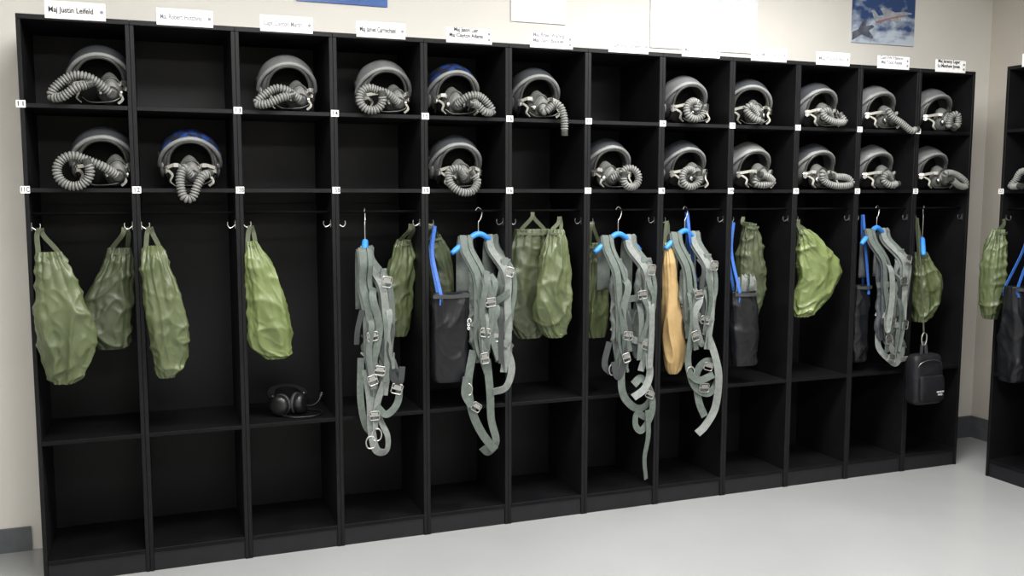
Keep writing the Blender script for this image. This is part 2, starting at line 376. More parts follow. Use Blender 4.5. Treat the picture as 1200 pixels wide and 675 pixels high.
def patch(az0,az1,e0,e1,k,thick,na=36,ne=12,elf=None):
    V=[];F=[]
    for L in(0,1):
        s=k-(thick if L else 0)
        for i in range(ne+1):
            for j in range(na+1):
                az=az0+(az1-az0)*j/na
                dl=elf(az) if elf else 0;b=e0+dl;el=b+(e1+dl*.75-b)*i/ne
                V.append(ell(az,el,RX+s,RY+s,RZ+s,ZC))
    n=(ne+1)*(na+1);w=na+1
    for i in range(ne):
        for j in range(na):
            a=i*w+j;F.append((a,a+1,a+w+1,a+w));F.append((n+a,n+a+w,n+a+w+1,n+a+1))
    for j in range(na):
        F.append((j,n+j,n+j+1,j+1));a=ne*w+j;F.append((a,a+1,n+a+1,n+a))
    for i in range(ne):
        a=i*w;F.append((a,a+w,n+a+w,n+a));a=i*w+na;F.append((a,n+a,n+a+w,a+w))
    return V,F
D=math.radians
ELF=lambda a:-D(52)*(abs(a)/D(84))**2.1
vis=patch(D(-84),D(84),D(42),D(82),.013,.011,elf=ELF)
VIS={}
for k,m in(('g','shell'),('d','shelldk'),('b','blue')):VIS[k]=mesh('visor_cover',vis[0],vis[1],M[m],True)
rimp=[ell(D(a),D(39)+ELF(D(a)),RX+.010,RY+.010,RZ+.010,ZC) for a in range(-84,85,4)]
rg=tube(rimp,.0085,10);RIM=mesh('visor_rim',rg[0],rg[1],M['roll'],True)
def vk_(s):
    V,F=lathe([(-.006,.016),(0,.017),(.006,.013)],18);return [(s*(.112-y),x-.012,z+.128) for x,y,z in V],F
VKN=[mesh('visor_knob',*vk_(s),M['maskdk'],True) for s in(1,-1)]
er=[(-hwid(z),z) for z in(.026,.05,.075,.10,.125,.147,.164)];er+=[(-.02,.177),(.02,.177)]+[(-x,z) for x,z in er[::-1]]
def onsurf(x,z,k=0):
    q=1-(x/RX)**2-((z-ZC)/RZ)**2;return Vector((x,-(RY)*math.sqrt(max(q,.02))-k,z))
rg=tube(cat([onsurf(x,z,.001) for x,z in er],5),.0065,10);ROLL=mesh('edge_roll',rg[0],rg[1],M['maskdk'],True)
bm=bmesh.new();bmesh.ops.create_uvsphere(bm,u_segments=40,v_segments=24,radius=1)
for v in bm.verts:
    x,y,z=v.co;v.co=Vector((x*(RX-.012),(y*(RY-.012) if y>0 else y*.02),ZC-.004+z*(RZ-.014)))
LIN=bpy.data.meshes.new('liner');bm.to_mesh(LIN);bm.free();LIN.materials.append(M['liner'])
def earg(s):
    V,F=lathe([(-.010,.028),(-.004,.038),(.004,.040)],24);return [(s*(.102-y*1.0),x,z+.082) for x,y,z in V],F
EAR=[mesh('ear_cup_cover',*earg(s),M['shell'],True) for s in(1,-1)]
def bay(s):
    b=box(-.010,.010,-.004,.004,-.014,.014);c=box(-.004,.004,-.010,-.004,-.018,.006);t=tube([Vector((-.012,-.007,.004)),Vector((.012,-.007,.004))],.003,8)
    V,F=join(b,c,t);R=Matrix.Rotation(s*.7,3,'Z');return [R@Vector(v)+Vector((s*.090,-.088,.075)) for v in V],F
BAY=[mesh('mask_receiver',*bay(s),M['metal']) for s in(1,-1)]
def maskg():
    V,F=lathe([(.025,.046),(.012,.053),(.0,.055),(-.016,.051),(-.032,.043),(-.046,.033),(-.056,.027),(-.058,.018)],32)
    out=[]
    for x,y,z in V:
        k=1-.30*max(0,z/.055);out.append((x*.82*k,y+.012*max(0,z/.055),z*1.12))
    return out,F
MK=mesh('oxygen_mask',*maskg(),M['mask'],True)
VL=mesh('mask_valve',*lathe([(-.03,.027),(-.060,.026),(-.063,.021),(-.066,.021),(-.067,.010)],24,cz=-.014),M['maskdk'],True)
FR=mesh('mask_frame',*tube([Vector((.040*math.cos(a)*.9,-.030,.042*math.sin(a)+.002)) for a in [2*math.pi*i/28 for i in range(28)]],.0048,8,closed=True),M['maskdk'],True)
def knobg(s):
    V,F=lathe([(-.008,.011),(.0,.012),(.008,.010)],16);R=Matrix.Rotation(s*1.0,3,'Z');return [R@Vector(v)+Vector((s*.036,-.034,-.012)) for v in V],F
KN=[mesh('mask_side_valve',*knobg(s),M['metal'],True) for s in(1,-1)]
def helmet(x,z,label,pts,vk='d',rz=0,mx=.02,mz=.066,y=.165,hy=-.178,grp='flight helmets on the locker shelves',base=None,s=1.0):
    T=Thing('flight_helmet',label,'helmet',base or (x,y,z),rz,grp);T.e.scale=(s,s,s)
    o=T.part('shell',SH);so=o.modifiers.new('thick','SOLIDIFY');so.thickness=.006;so.offset=-1
    T.part('liner',LIN,label='black padded liner');T.part('visor_cover',VIS[vk],label={'b':'glossy blue-patterned visor cover','d':'dark grey visor cover','g':'grey visor cover'}[vk])
    T.part('visor_rim',RIM,label='pale grey rubber rim');T.part('edge_roll',ROLL,label='dark rubber edge roll')
    for k in(0,1):T.part('ear_cup_cover',EAR[k]);T.part('mask_receiver',BAY[k],label='silver mask receiver clip');T.part('visor_knob',VKN[k],label='dark visor side knob')
    m=T.part('oxygen_mask',MK,label='grey rubber oxygen mask',loc=(mx,-.090,mz),rot=(.12,0,.12))
    T.part('mask_valve',VL,parent=m);T.part('mask_frame',FR,parent=m)
    for k in(0,1):T.part('mask_side_valve',KN[k],parent=m)
    for sg in(-1,1):
        g=ribbon([(mx+sg*.030,-.120,mz+.014),(mx+sg*.052,-.122,mz+.024),(sg*.088,-.100,.080)],.013,.003);T.add('mask_strap',g[0],g[1],M['strapw'],label='pale mask strap')
        g=box(-.010,.010,-.002,.002,-.007,.007);Rm=Matrix.Rotation(sg*.5,3,'Z');T.add('mask_clip',[Rm@Vector(v)+Vector((mx+sg*.050,-.128,mz+.022)) for v in g[0]],g[1],M['metal'])
        g=ribbon([(sg*.084,-.098,.070),(sg*.070,-.125,.050),(sg*.078,-.132,.026),(sg*.062,-.130,.010)],.009,.0025,twist=.8);T.add('chin_strap',g[0],g[1],M['strapw'],label='pale webbing chin strap')
    P=[(mx,-.150,mz-.016)]
    for q in pts:P.append((q[0],q[2] if len(q)>2 else hy,q[1]))
    v,f,idx=ribhose(P);T.part('breathing_hose',mesh('breathing_hose',v,f,M['hose'],True,M['hoseshade'],idx),label='ribbed grey breathing hose')
    e=Vector(P[-1]);d=(e-Vector(P[-2])).normalized();v,f=tube([e-d*.004,e+d*.018],.0150,12);T.add('hose_connector',v,f,M['maskdk'])
    g=tube(cat([(.09,-.08,.05),(.075,-.13,.035),(.04,-.145,.016),(-.03,-.135,.012),(-.06,-.12,.03)],8),.0024,6);T.add('communication_cord',g[0],g[1],M['maskdk'])
    return T
def ring(cx,cz,r,a0,a1,n=9,y=-.178,dy=0):
    return [(cx+r*math.cos(D(a0+(a1-a0)*i/n)),cz+r*math.sin(D(a0+(a1-a0)*i/n)),y+dy*i/n) for i in range(n+1)]
U='grey flight helmet on the upper shelf, '
Lw='grey flight helmet on the lower shelf, '
helmet(.262,S1,U+'hose folded beside it',[(-.03,.095),(-.09,.098),(-.145,.055),(-.155,.024),(-.12,.024,-.195),(-.075,.055,-.205),(-.035,.07,-.20)],'d',mx=.035)
helmet(.955,S1,U+'hose folded beside it',[(-.03,.08),(-.07,.08),(-.115,.05),(-.135,.024),(-.10,.022,-.195),(-.05,.045,-.205),(-.015,.055,-.20)],'g',mx=.03)
helmet(1.352,S1,U+'hose coiled in a ring',[(-.02,.08)]+ring(-.090,.055,.045,60,380,10,dy=-.03),'g',mx=.03)
helmet(1.655,S1,'blue-topped flight helmet on upper shelf, hose draped aside',[(.03,.085),(.08,.08),(.12,.04),(.125,.021),(.09,.02,-.19),(.06,.045,-.19),(.03,.05,-.20)],'b',mx=-.02)
helmet(2.035,S1,U+'hose hanging over the edge',[(-.01,.03),(.03,.06),(.055,.05,-.195),(.068,.0,-.205),(.07,-.055,-.205)],'d',mx=-.01)
helmet(2.80,S1,U+'hose coiled in front',[(-.02,.06)]+ring(-.04,.058,.040,60,360,10,dy=-.03),'g',mx=.02)
helmet(3.17,S1,U+'hose laid diagonally',[(-.03,.09),(-.05,.07,-.18),(-.02,.035,-.19),(.01,.022,-.19)],'d',rz=D(-18),mx=.01)
helmet(3.56,S1,U+'hose laid across the front',[(-.04,.08),(-.07,.07),(-.05,.04,-.19),(0,.025,-.195),(.05,.03,-.19),(.04,.055,-.18)],'d',mx=0)
helmet(3.93,S1,U+'hose drooping over the edge',[(-.04,.09),(-.02,.06,-.19),(.03,.03,-.20),(.08,-.005,-.21),(.11,.0,-.21)],'g')
helmet(4.31,S1,U+'mask tucked in front',[(-.02,.03),(-.01,.075),(.02,.085,-.19),(.03,.04,-.19),(.01,.022,-.19)],'g')
helmet(.262,S2,Lw+'hose coiled in a ring',[(0,.08)]+ring(-.095,.062,.055,55,390,12,dy=-.03),'d',mx=.045)
helmet(.575,S2,'blue-topped flight helmet, hose looping over shelf edge',[(-.03,.075,-.18),(-.045,.03,-.195),(-.035,-.03,-.205),(-.005,-.035,-.205),(.015,.01,-.205),(.035,.045,-.195),(.055,.055,-.18)],'b',mx=-.005)
helmet(1.665,S2,Lw+'hose hanging in a loop',[(-.035,.085),(-.075,.07),(-.07,.02,-.19),(-.03,-.012,-.205),(.02,-.008,-.205),(.045,.03,-.195),(.03,.06,-.19)],'d',mx=.0)
helmet(2.395,S2,Lw+'hose coiled beside it',[(.02,.08)]+ring(.040,.052,.042,150,-190,11,dy=-.03),'d',mx=-.03)
helmet(2.80,S2,Lw+'hose coiled in front',[(-.02,.07)]+ring(-.055,.052,.040,60,380,10,dy=-.03),'d')
helmet(3.17,S2,Lw+'hose curled in front',[(-.04,.06),(-.055,.03),(-.02,.022,-.19),(.03,.035,-.19),(0,.06,-.20),(-.04,.07,-.20)],'g')
helmet(3.56,S2,'grey flight helmet with long hose loop along shelf',[(-.06,.08),(-.05,.045),(0,.022,-.19),(.07,.02,-.20),(.10,.035,-.20),(.07,.06,-.195),(0,.065,-.19)],'d',mx=-.02)
helmet(3.93,S2,Lw+'hose tucked in front',[(-.03,.08),(-.05,.05),(-.02,.025,-.19),(.02,.03,-.19)],'g')
helmet(4.30,S2,'grey flight helmet with hose looping to one side',[(-.02,.085),(.04,.085),(.10,.05,-.19),(.11,.02,-.19),(.06,.022,-.20),(.01,.05,-.20)],'g')
helmet(0,0,'grey flight helmet in the side wall locker',[(-.03,.085),(-.09,.09),(-.12,.05),(-.13,.02,-.195),(-.08,.02,-.20)],'d',rz=-math.pi/2,base=(4.675+SX,-.42,S2))

# ------------------------------------------------------------ olive bags
def bag(label,prof,mk,hook,seed,amp=.011,name='helmet_bag',grp='olive bags on coat hooks',fine=1.0):
    x0=prof[-1][1];y0=prof[0][4]
    T=Thing(name,label,'bag',(x0,y0,prof[-1][0]),world=True,group=grp)
    v,f=sack(prof,seed,amp,fine=fine);T.add('bag_body',v,f,M[mk],True)
    tz,tx,tw,td,ty=prof[0]
    hx,hy,hz=hook
    for sg,dy in((-1,-.008),(1,.008)):
        g=ribbon([(tx+sg*tw*1.0,ty+dy-td*.6,tz-.07),(tx+sg*tw*.85,ty+dy-td*.3,tz-.01),(hx+sg*.011,hy+dy,hz-.035),(hx+sg*.003,hy+dy*.5,hz-.006)],.017,.003);T.add('carry_strap',g[0],g[1],M['greenw'])
    g=ribbon([(tx-tw*1.1,ty-td-.002,tz-.016),(tx,ty-td-.010,tz-.022),(tx+tw*1.1,ty-td-.002,tz-.016)],.010,.003);T.add('hem_binding',g[0],g[1],M['greenw'])
    return T
bag("olive nylon helmet bag, tapering down, on a hook",[(1.255,.072,.040,.022,-.005),(1.21,.080,.060,.040,-.015),(1.10,.098,.084,.055,-.02),(.98,.115,.098,.062,-.02),(.88,.120,.088,.055,-.02),(.80,.110,.058,.035,-.02),(.768,.10,.032,.02,-.02)],'green',(.043,.03,1.345),1,.014)
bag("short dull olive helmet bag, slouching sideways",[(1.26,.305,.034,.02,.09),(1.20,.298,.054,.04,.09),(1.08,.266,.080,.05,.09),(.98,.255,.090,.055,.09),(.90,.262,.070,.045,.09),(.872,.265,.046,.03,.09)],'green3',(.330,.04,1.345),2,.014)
bag("long olive nylon helmet bag beside the divider",[(1.27,.425,.028,.02,.0),(1.23,.43,.046,.035,-.02),(1.10,.450,.066,.045,-.03),(.96,.466,.077,.05,-.03),(.86,.472,.070,.045,-.03),(.79,.46,.044,.03,-.03),(.768,.458,.028,.02,-.03)],'green',(.417,.03,1.345),3,.013)
bag("bright olive bag hanging limp from one strap",[(1.28,.787,.018,.015,.01),(1.22,.802,.038,.03,.0),(1.10,.830,.064,.045,0),(.97,.850,.080,.052,0),(.88,.855,.082,.05,0),(.83,.862,.062,.035,0),(.810,.868,.038,.02,0)],'green2',(.788,.03,1.345),4,.013)
bag("olive bag hung behind the harness",[(1.27,1.43,.025,.02,.13),(1.20,1.425,.05,.04,.14),(1.05,1.40,.07,.05,.15),(.93,1.40,.065,.05,.15),(.85,1.405,.035,.03,.15)],'green',(1.445,.06,1.345),5,.013)
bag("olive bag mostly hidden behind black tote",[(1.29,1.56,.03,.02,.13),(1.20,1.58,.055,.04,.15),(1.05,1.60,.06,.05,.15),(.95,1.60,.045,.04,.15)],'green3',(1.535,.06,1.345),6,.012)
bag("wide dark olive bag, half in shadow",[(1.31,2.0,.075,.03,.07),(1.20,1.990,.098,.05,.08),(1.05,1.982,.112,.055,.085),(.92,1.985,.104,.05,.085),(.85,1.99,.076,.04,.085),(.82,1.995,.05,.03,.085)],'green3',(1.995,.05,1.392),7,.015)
bag("olive bag bulging at the bottom beside another",[(1.31,2.090,.032,.02,.015),(1.22,2.082,.058,.035,.0),(1.05,2.070,.080,.045,-.005),(.94,2.070,.082,.05,-.005),(.86,2.080,.060,.04,.0),(.83,2.082,.034,.025,.0)],'green',(2.115,.03,1.37),8,.014)
bag("olive bag hung behind a pale harness",[(1.24,2.325,.035,.025,.11),(1.15,2.325,.062,.045,.12),(1.0,2.325,.075,.05,.12),(.88,2.33,.07,.05,.12),(.80,2.34,.045,.035,.12)],'green',(2.29,.06,1.345),9,.013)
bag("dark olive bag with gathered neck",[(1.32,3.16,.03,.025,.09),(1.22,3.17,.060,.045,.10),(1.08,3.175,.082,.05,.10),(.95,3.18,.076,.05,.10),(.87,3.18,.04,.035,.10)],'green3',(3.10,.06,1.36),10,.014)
bag("bright olive bag tilted with bulging lower corner",[(1.29,3.435,.030,.02,.04),(1.23,3.475,.070,.045,.03),(1.14,3.52,.108,.06,.03),(1.04,3.535,.120,.065,.03),(.95,3.50,.100,.06,.03),(.88,3.460,.060,.045,.03),(.855,3.44,.034,.025,.03)],'green2',(3.41,.04,1.345),11,.015)
bag("olive bag hung below a blue hanger",[(1.16,4.20,.03,.025,.05),(1.08,4.23,.06,.045,.05),(.98,4.255,.085,.055,.05),(.87,4.25,.07,.05,.05),(.79,4.22,.03,.03,.05)],'green',(4.16,.04,1.345),12,.014)
bag("olive bag in the side wall locker",[(1.29,4.43+SX,.025,.03,-.27),(1.20,4.42+SX,.045,.05,-.27),(1.05,4.41+SX,.055,.06,-.27),(.92,4.405+SX,.05,.055,-.27),(.84,4.41+SX,.03,.03,-.27)],'green',(4.50+SX,-.24,1.345),13,.013)
bag("amber cloth bag hanging beside the harness",[(1.24,2.655,.016,.018,.03),(1.18,2.662,.028,.035,.02),(1.02,2.680,.044,.045,.02),(.85,2.695,.052,.05,.02),(.72,2.705,.055,.05,.02),(.65,2.70,.042,.035,.02),(.62,2.70,.02,.02,.02)],'tan',(2.66,.03,1.345),14,.011,name='cloth_bag',fine=.3)

# ------------------------------------------------------------ black totes
def tote(label,xc,y,zt,zb,hw,hd,seed,hook,skew=0,logo=None,sw=.014,sides=(-1,1)):
    T=Thing('tote_bag',label,'bag',(xc,y,zb),world=True,group='black totes hung in the lockers')
    h=zt-zb
    v,f=sack([(zt,xc,hw,hd*.5,y),(zt-.02,xc,hw,hd*.6,y),(zt-h*.4,xc+skew*.4,hw*1.02,hd*.9,y),(zt-h*.75,xc+skew*.8,hw*1.0,hd,y),(zb+.02,xc+skew,hw*.93,hd*.9,y),(zb,xc+skew,hw*.8,hd*.7,y)],seed,.011,power=3.0,pleat=.3,fold=(7,7,4),fine=.5)
    T.add('bag_body',v,f,M['blk'],True)
    hx,hy,hz=hook
    for dy in(-hd*.5,hd*.5):
        for sg in sides:
            g=ribbon([(xc+sg*hw*.55,y+dy*1.25,zt-.05),(xc+sg*hw*.55,y+dy,zt),(hx+sg*.018,hy+dy*.6,(zt+hz)/2+.02),(hx+sg*.004,hy+dy*.2,hz)],sw,.003);T.add('carry_handle',g[0],g[1],M['sblue'],label='blue webbing handle')
    g=ribbon([(xc-hw*.95,y-hd*.62,zt-.012),(xc,y-hd*.78,zt-.014),(xc+hw*.95,y-hd*.62,zt-.012)],.016,.003);T.add('top_binding',g[0],g[1],M['webdk'])
    if logo:
        T.part('printed_lettering',textmesh(logo,.028,M['white']),loc=Vector((xc+hw*.78,y-hd*.95-.020,zb+h*.66))-T.off,rot=(math.pi/2,math.pi/2,.2),label='small white printed lettering')
    return T
tote("black vinyl tote with blue handle and white lettering",1.590,-.015,1.05,.67,.084,.045,21,(1.545,.035,1.33),logo='Coo',sw=.014,sides=(-1,))
tote("dark tote with blue strap behind the harness",2.86,.17,1.06,.76,.06,.045,22,(2.78,.06,1.38),sides=(1,))
tote("black tote with blue strap holding folded straps",3.07,.0,1.0,.64,.070,.05,23,(3.025,.03,1.33),skew=.01,sides=(-1,),sw=.016)
tote("slim black tote beside the harness",3.83,.06,1.0,.60,.05,.04,24,(3.80,.04,1.36),skew=-.01,sides=(1,))
tote("black tote with blue strap in the side locker",4.40+SX,-.42,1.02,.55,.05,.07,25,(4.50+SX,-.40,1.33),sides=(-1,))
T=Thing('folded_strap_bundle',"bundle of grey straps stuffed in black tote",'straps',(3.07,.0,.98),world=True)
for k in range(5):
    x=3.04+k*.022;g=ribbon([(x,-.01+k*.006,.97),(x-.008,-.015-.01*(k%2),1.03+.02*(k%3)),(x+.01,-.0,1.055+.015*(k%2)),(x+.025,.02,1.03),(x+.022,.02,.97)],.03,.003,twist=.9-.4*(k%3));T.add('folded_strap',g[0],g[1],M['web2'])
T=Thing('zip_pouch',"small black zip pouch hung on a carabiner",'pouch',(4.15,-.07,.38),world=True)
v,f=sack([(.642,4.14,.066,.026,-.07),(.634,4.14,.082,.036,-.07),(.60,4.14,.093,.046,-.07),(.50,4.145,.097,.05,-.07),(.41,4.15,.096,.05,-.07),(.388,4.15,.088,.042,-.07),(.380,4.15,.074,.03,-.07)],31,.003,power=4.5,pleat=.1);T.add('pouch_body',v,f,M['pch'],True)
v,f=sack([(.535,4.145,.070,.012,-.118),(.525,4.145,.078,.018,-.118),(.47,4.147,.081,.022,-.118),(.415,4.15,.078,.018,-.118),(.405,4.15,.068,.012,-.118)],32,.002,power=5,pleat=.1,seg=64,rows=8);T.add('front_pocket',v,f,M['pch'],True)
g=tube(cat([(4.058,-.105,.56),(4.078,-.116,.602),(4.14,-.122,.618),(4.205,-.116,.602),(4.224,-.105,.56)],8),.0022,6);T.add('zip',g[0],g[1],M['dkmetal'])
g=ribbon([(4.12,-.07,.63),(4.125,-.07,.69),(4.145,-.07,.69),(4.155,-.07,.63)],.018,.003);T.add('carry_loop',g[0],g[1],M['webdk'])
g=tube(cat([(4.13,-.07,.685),(4.118,-.07,.72),(4.13,-.07,.75),(4.15,-.07,.74),(4.148,-.07,.70)],6,True),.0035,8,closed=True);T.add('carabiner',g[0],g[1],M['metal'])
g=ribbon([(4.135,-.066,.745),(4.14,-.04,.95),(4.15,.0,1.15),(4.155,.03,1.34)],.008,.003);T.add('lanyard',g[0],g[1],M['greenw'])
T.part('printed_lettering',textmesh("NORTH\nFACE",.014,M['white']),loc=Vector((4.185,-.1445,.445))-T.off,rot=(math.pi/2,0,0.05),label='small pale lettering')

# ------------------------------------------------------------ harnesses
def buckle_g(x,y,z,w,h,r=0,rr=.0026):
    c=[(-w/2,0,-h/2),(w/2,0,-h/2),(w/2,0,h/2),(-w/2,0,h/2)]
    P=[]
    for i in range(4):
        a=Vector(c[i]);b=Vector(c[(i+1)%4]);P+=[a.lerp(b,.12),a.lerp(b,.5),a.lerp(b,.88)]
    g1=tube(P,rr,8,closed=True);g2=tube([Vector((-w/2,0,0)),Vector((w/2,0,0))],rr,8)
    pl=box(-w*.36,w*.36,-.003,.001,-h*.1,h*.38)
    V,F=join(g1,g2,pl);R=Matrix.Rotation(r,3,'Y');return [R@Vector(v)+Vector((x,y,z)) for v in V],F
def hanger(T,x,y,rot,hz=1.402,sh=1.275,arm=.15,drop=.07):
    R=Matrix.Rotation(rot,3,'Z');o=Vector((x,y,0))
    def q(a,b,c):return R@Vector((a,b,0))+o+Vector((0,0,c))
    hk=cat([q(0,0,sh+.01),q(0,0,hz-.06),q(.012,0,hz-.045),q(.020,0,hz-.02),q(.012,0,hz-.002),q(-.004,0,hz+.004),q(-.016,0,hz-.008)],6)
    g=tube(hk,.0022,8);T.add('hanger_hook',g[0],g[1],M['metal'],True,label='chrome wire hook')
    pts=cat([q(-arm,0,sh-drop),q(-arm*.5,0,sh-drop*.35),q(0,0,sh+.008),q(arm*.5,0,sh-drop*.35),q(arm,0,sh-drop)],8)
    g=tube(pts,.0125,12,rf=lambda s,u:.0125*(1 if .04<u<.96 else .8));T.add('hanger_arms',g[0],g[1],M['hblue'],True,label='bright blue padded hanger arms')
    return q
def harness(label,x,spec,seed,rot=.25,sh=1.275,arm=.13,y=.045,dark=False,dy=0):
    rnd=random.Random(seed)
    T=Thing('flight_harness',label,'harness',(x,y,.3),world=True,group='webbing harnesses on blue hangers')
    q=hanger(T,x,y,rot,sh=sh,arm=arm)
    zb,hw=spec['zb'],spec['hw'];cx=spec.get('cx',x);ff=spec.get('f',.50)
    zm=(sh+zb)/2
    def bk(bx,bz,w,h,r,yy=-.076):
        g=buckle_g(bx,yy,bz,w,h,r,.0026);T.add('buckle',g[0],g[1],M['mb'],label='silver metal buckle')
    for sg in(-1,1):
        a=q(sg*arm*ff,0,sh-.035*ff/.62);m='vest2' if (dark and sg<0) else 'vest'
        j=[rnd.uniform(-.010,.010) for _ in range(6)]
        g=ribbon([a+Vector((0,.03,-.22)),a+Vector((0,.024,-.04)),a+Vector((0,0,.024)),a+Vector((0,-.024,-.03)),(cx+sg*hw*.72+j[0],-.035,sh-.16),(cx+sg*hw*.66+j[1],-.045,sh-.28),(cx+sg*hw*.55+j[2],-.045,zb+.12)],.064,.005,twist=sg*.2,n=10,cup=.05)
        T.add('shoulder_yoke',g[0],g[1],M[m],True)
        for kk,(ox,mm,ww) in enumerate(((-.010,'web2' if sg>0 else 'web',.030),(.018,'web',.018))):
            jj=rnd.uniform(-.008,.008)
            g=ribbon([a+Vector((ox,.036,-.20)),a+Vector((ox,.030,-.04)),a+Vector((ox,0,.032)),a+Vector((ox,-.033,-.03)),(cx+sg*hw*.72+j[0]+ox,-.048,sh-.16),(cx+sg*hw*.62+j[1]+ox+jj,-.060,sh-.28),(cx+sg*hw*.60+j[2]-ox,-.062,zb+.14),(cx+sg*hw*.36+jj,-.056,zb-.02)],ww,.0025,twist=sg*(.15+.4*kk),n=10)
            T.add('lift_webbing',g[0],g[1],M[mm])
        v,f=sack([(sh-.10,cx+sg*hw*.72,hw*.24,.012,-.010),(sh-.20,cx+sg*hw*.64,hw*.44,.016,-.018),(sh-.32,cx+sg*hw*.54+j[1],hw*.56,.020,-.022),(zm-.06,cx+sg*hw*.50+j[2],hw*.58,.022,-.024),(zb+.11,cx+sg*hw*.5,hw*.52,.020,-.026),(zb+rnd.uniform(0,.04),cx+sg*hw*.48,hw*.32,.012,-.028)],seed+sg*3,.015,seg=90,rows=14,pleat=.2,fold=(18,18,5));T.add('vest_panel',v,f,M[m],True)
    for k,zz in enumerate(spec.get('cross',[sh-.26,zb+.14])):
        dz=(.03,-.05,.035)[k%3]+rnd.uniform(-.015,.015)
        g=ribbon([(cx-hw*.98,-.02,zz-dz),(cx-hw*.6,-.064,zz-dz*.6),(cx,-.062,zz-.016),(cx+hw*.6,-.068,zz+dz*.6),(cx+hw*.98,-.02,zz+dz)],.030,.0025,twist=.15);T.add('cross_strap',g[0],g[1],M['web2' if k==1 else 'web'])
        bx=rnd.uniform(-.5,.5);bk(cx+bx*hw,zz+dz*bx-.010,.044,.036,-dz*3,-.076)
    for k in range(6):
        x0=cx+rnd.uniform(-.85,.85)*hw;z0=rnd.uniform(zm-.05,zm+.14);z1=max(z0-rnd.uniform(.20,.34),zb-.11);b=rnd.uniform(-.028,.028);yy=-.066-rnd.uniform(0,.010)
        P=[(x0,-.03,z0),(x0+b*.6,yy,z0-.04),(x0-b*.5,yy,(z0+z1)/2),(x0+b,yy,z1)]
        if k%3==1:P+=[(x0+b*1.9,yy,z1-.012),(x0+b*2.3,yy+.006,z1+.05)]
        g=ribbon(P,rnd.choice((.020,.024,.030)),.0025,twist=rnd.uniform(-1.0,1.0),n=8)
        T.add('loose_strap',g[0],g[1],M[('web','web2','web','vest','webdk','web')[k]])
    for zz,sg in[(sh-.15,1),(zb+.05,-1)]:
        bk(cx+sg*hw*(.66 if zz>zm else .5),zz,rnd.uniform(.034,.042),rnd.uniform(.034,.046),sg*rnd.uniform(.05,.4))
    for k,(w,mm,pts) in enumerate(spec['webs']):
        pp=[(a+rnd.uniform(-.004,.004),b+rnd.uniform(-.010,.004),c+rnd.uniform(-.004,.004)) for a,b,c in pts]
        g=ribbon(pp,w*.98,.0028,twist=rnd.uniform(-.6,.6),n=8);T.add('leg_strap' if k<3 else 'loose_strap',g[0],g[1],M[mm])
    for (bx,bz,r,w,h) in spec['bk']:bk(bx,bz,w*.9,h*.9,r,-.068)
    for (bx,bz) in spec.get('snap',[]):
        g=tube(cat([(bx-.01,-.058,bz),(bx-.020,-.058,bz-.02),(bx-.012,-.058,bz-.045),(bx+.012,-.058,bz-.045),(bx+.020,-.058,bz-.02),(bx+.01,-.058,bz)],5,True),.003,8,closed=True);T.add('snap_hook',g[0],g[1],M['metal'])
    return T
Y=-.045
def webs(*a):return list(a)
harness("sage-grey flight harness on a turned blue hanger",1.245,dict(zb=.66,hw=.055,cx=1.270,f=.8,cross=[.92,.76],webs=webs(
 (.034,'web2',[(1.22,Y,.75),(1.24,Y,.62),(1.235,Y-.01,.50),(1.26,Y-.01,.41),(1.30,Y,.40),(1.31,Y,.46),(1.275,Y,.55),(1.26,Y,.70)]),
 (.03,'web',[(1.33,Y,.78),(1.355,Y,.68),(1.35,Y,.60),(1.30,Y-.01,.56),(1.26,Y-.01,.60)]),
 (.028,'web',[(1.20,Y,.80),(1.20,Y,.64),(1.215,Y,.52),(1.25,Y,.47)]),
 (.03,'web2',[(1.31,Y-.01,.74),(1.27,Y-.015,.62),(1.255,Y-.015,.50)]),
 (.022,'webdk',[(1.21,Y-.01,1.0),(1.19,Y-.01,.92),(1.185,Y,.86)]),
 (.026,'webdk',[(1.27,Y-.012,.85),(1.31,Y-.02,.76),(1.36,Y,.73)])),
 bk=[(1.345,.665,.3,.05,.045),(1.25,.56,0,.045,.04)],snap=[(1.26,.50),(1.235,.47)]),1,rot=1.30,sh=1.26,arm=.10)
harness("sage-grey flight harness hanging beside black tote",1.74,dict(zb=.72,hw=.098,cx=1.775,webs=webs(
 (.036,'web',[(1.68,Y,.80),(1.655,Y-.01,.66),(1.675,Y-.01,.54),(1.72,Y-.01,.44),(1.775,Y-.01,.36)]),
 (.036,'web',[(1.74,Y,.76),(1.76,Y-.01,.62),(1.765,Y-.01,.50),(1.785,Y-.01,.40),(1.76,Y,.35),(1.72,Y,.38)]),
 (.036,'web2',[(1.83,Y,.80),(1.86,Y-.01,.72),(1.83,Y-.02,.64),(1.77,Y-.02,.62)]),
 (.03,'web',[(1.64,Y-.02,.70),(1.64,Y-.02,.62),(1.67,Y-.02,.57)])),
 bk=[(1.77,.86,.1,.06,.045),(1.69,.56,.6,.045,.04)],snap=[(1.655,.66)]),2,rot=.35,sh=1.285,arm=.145)
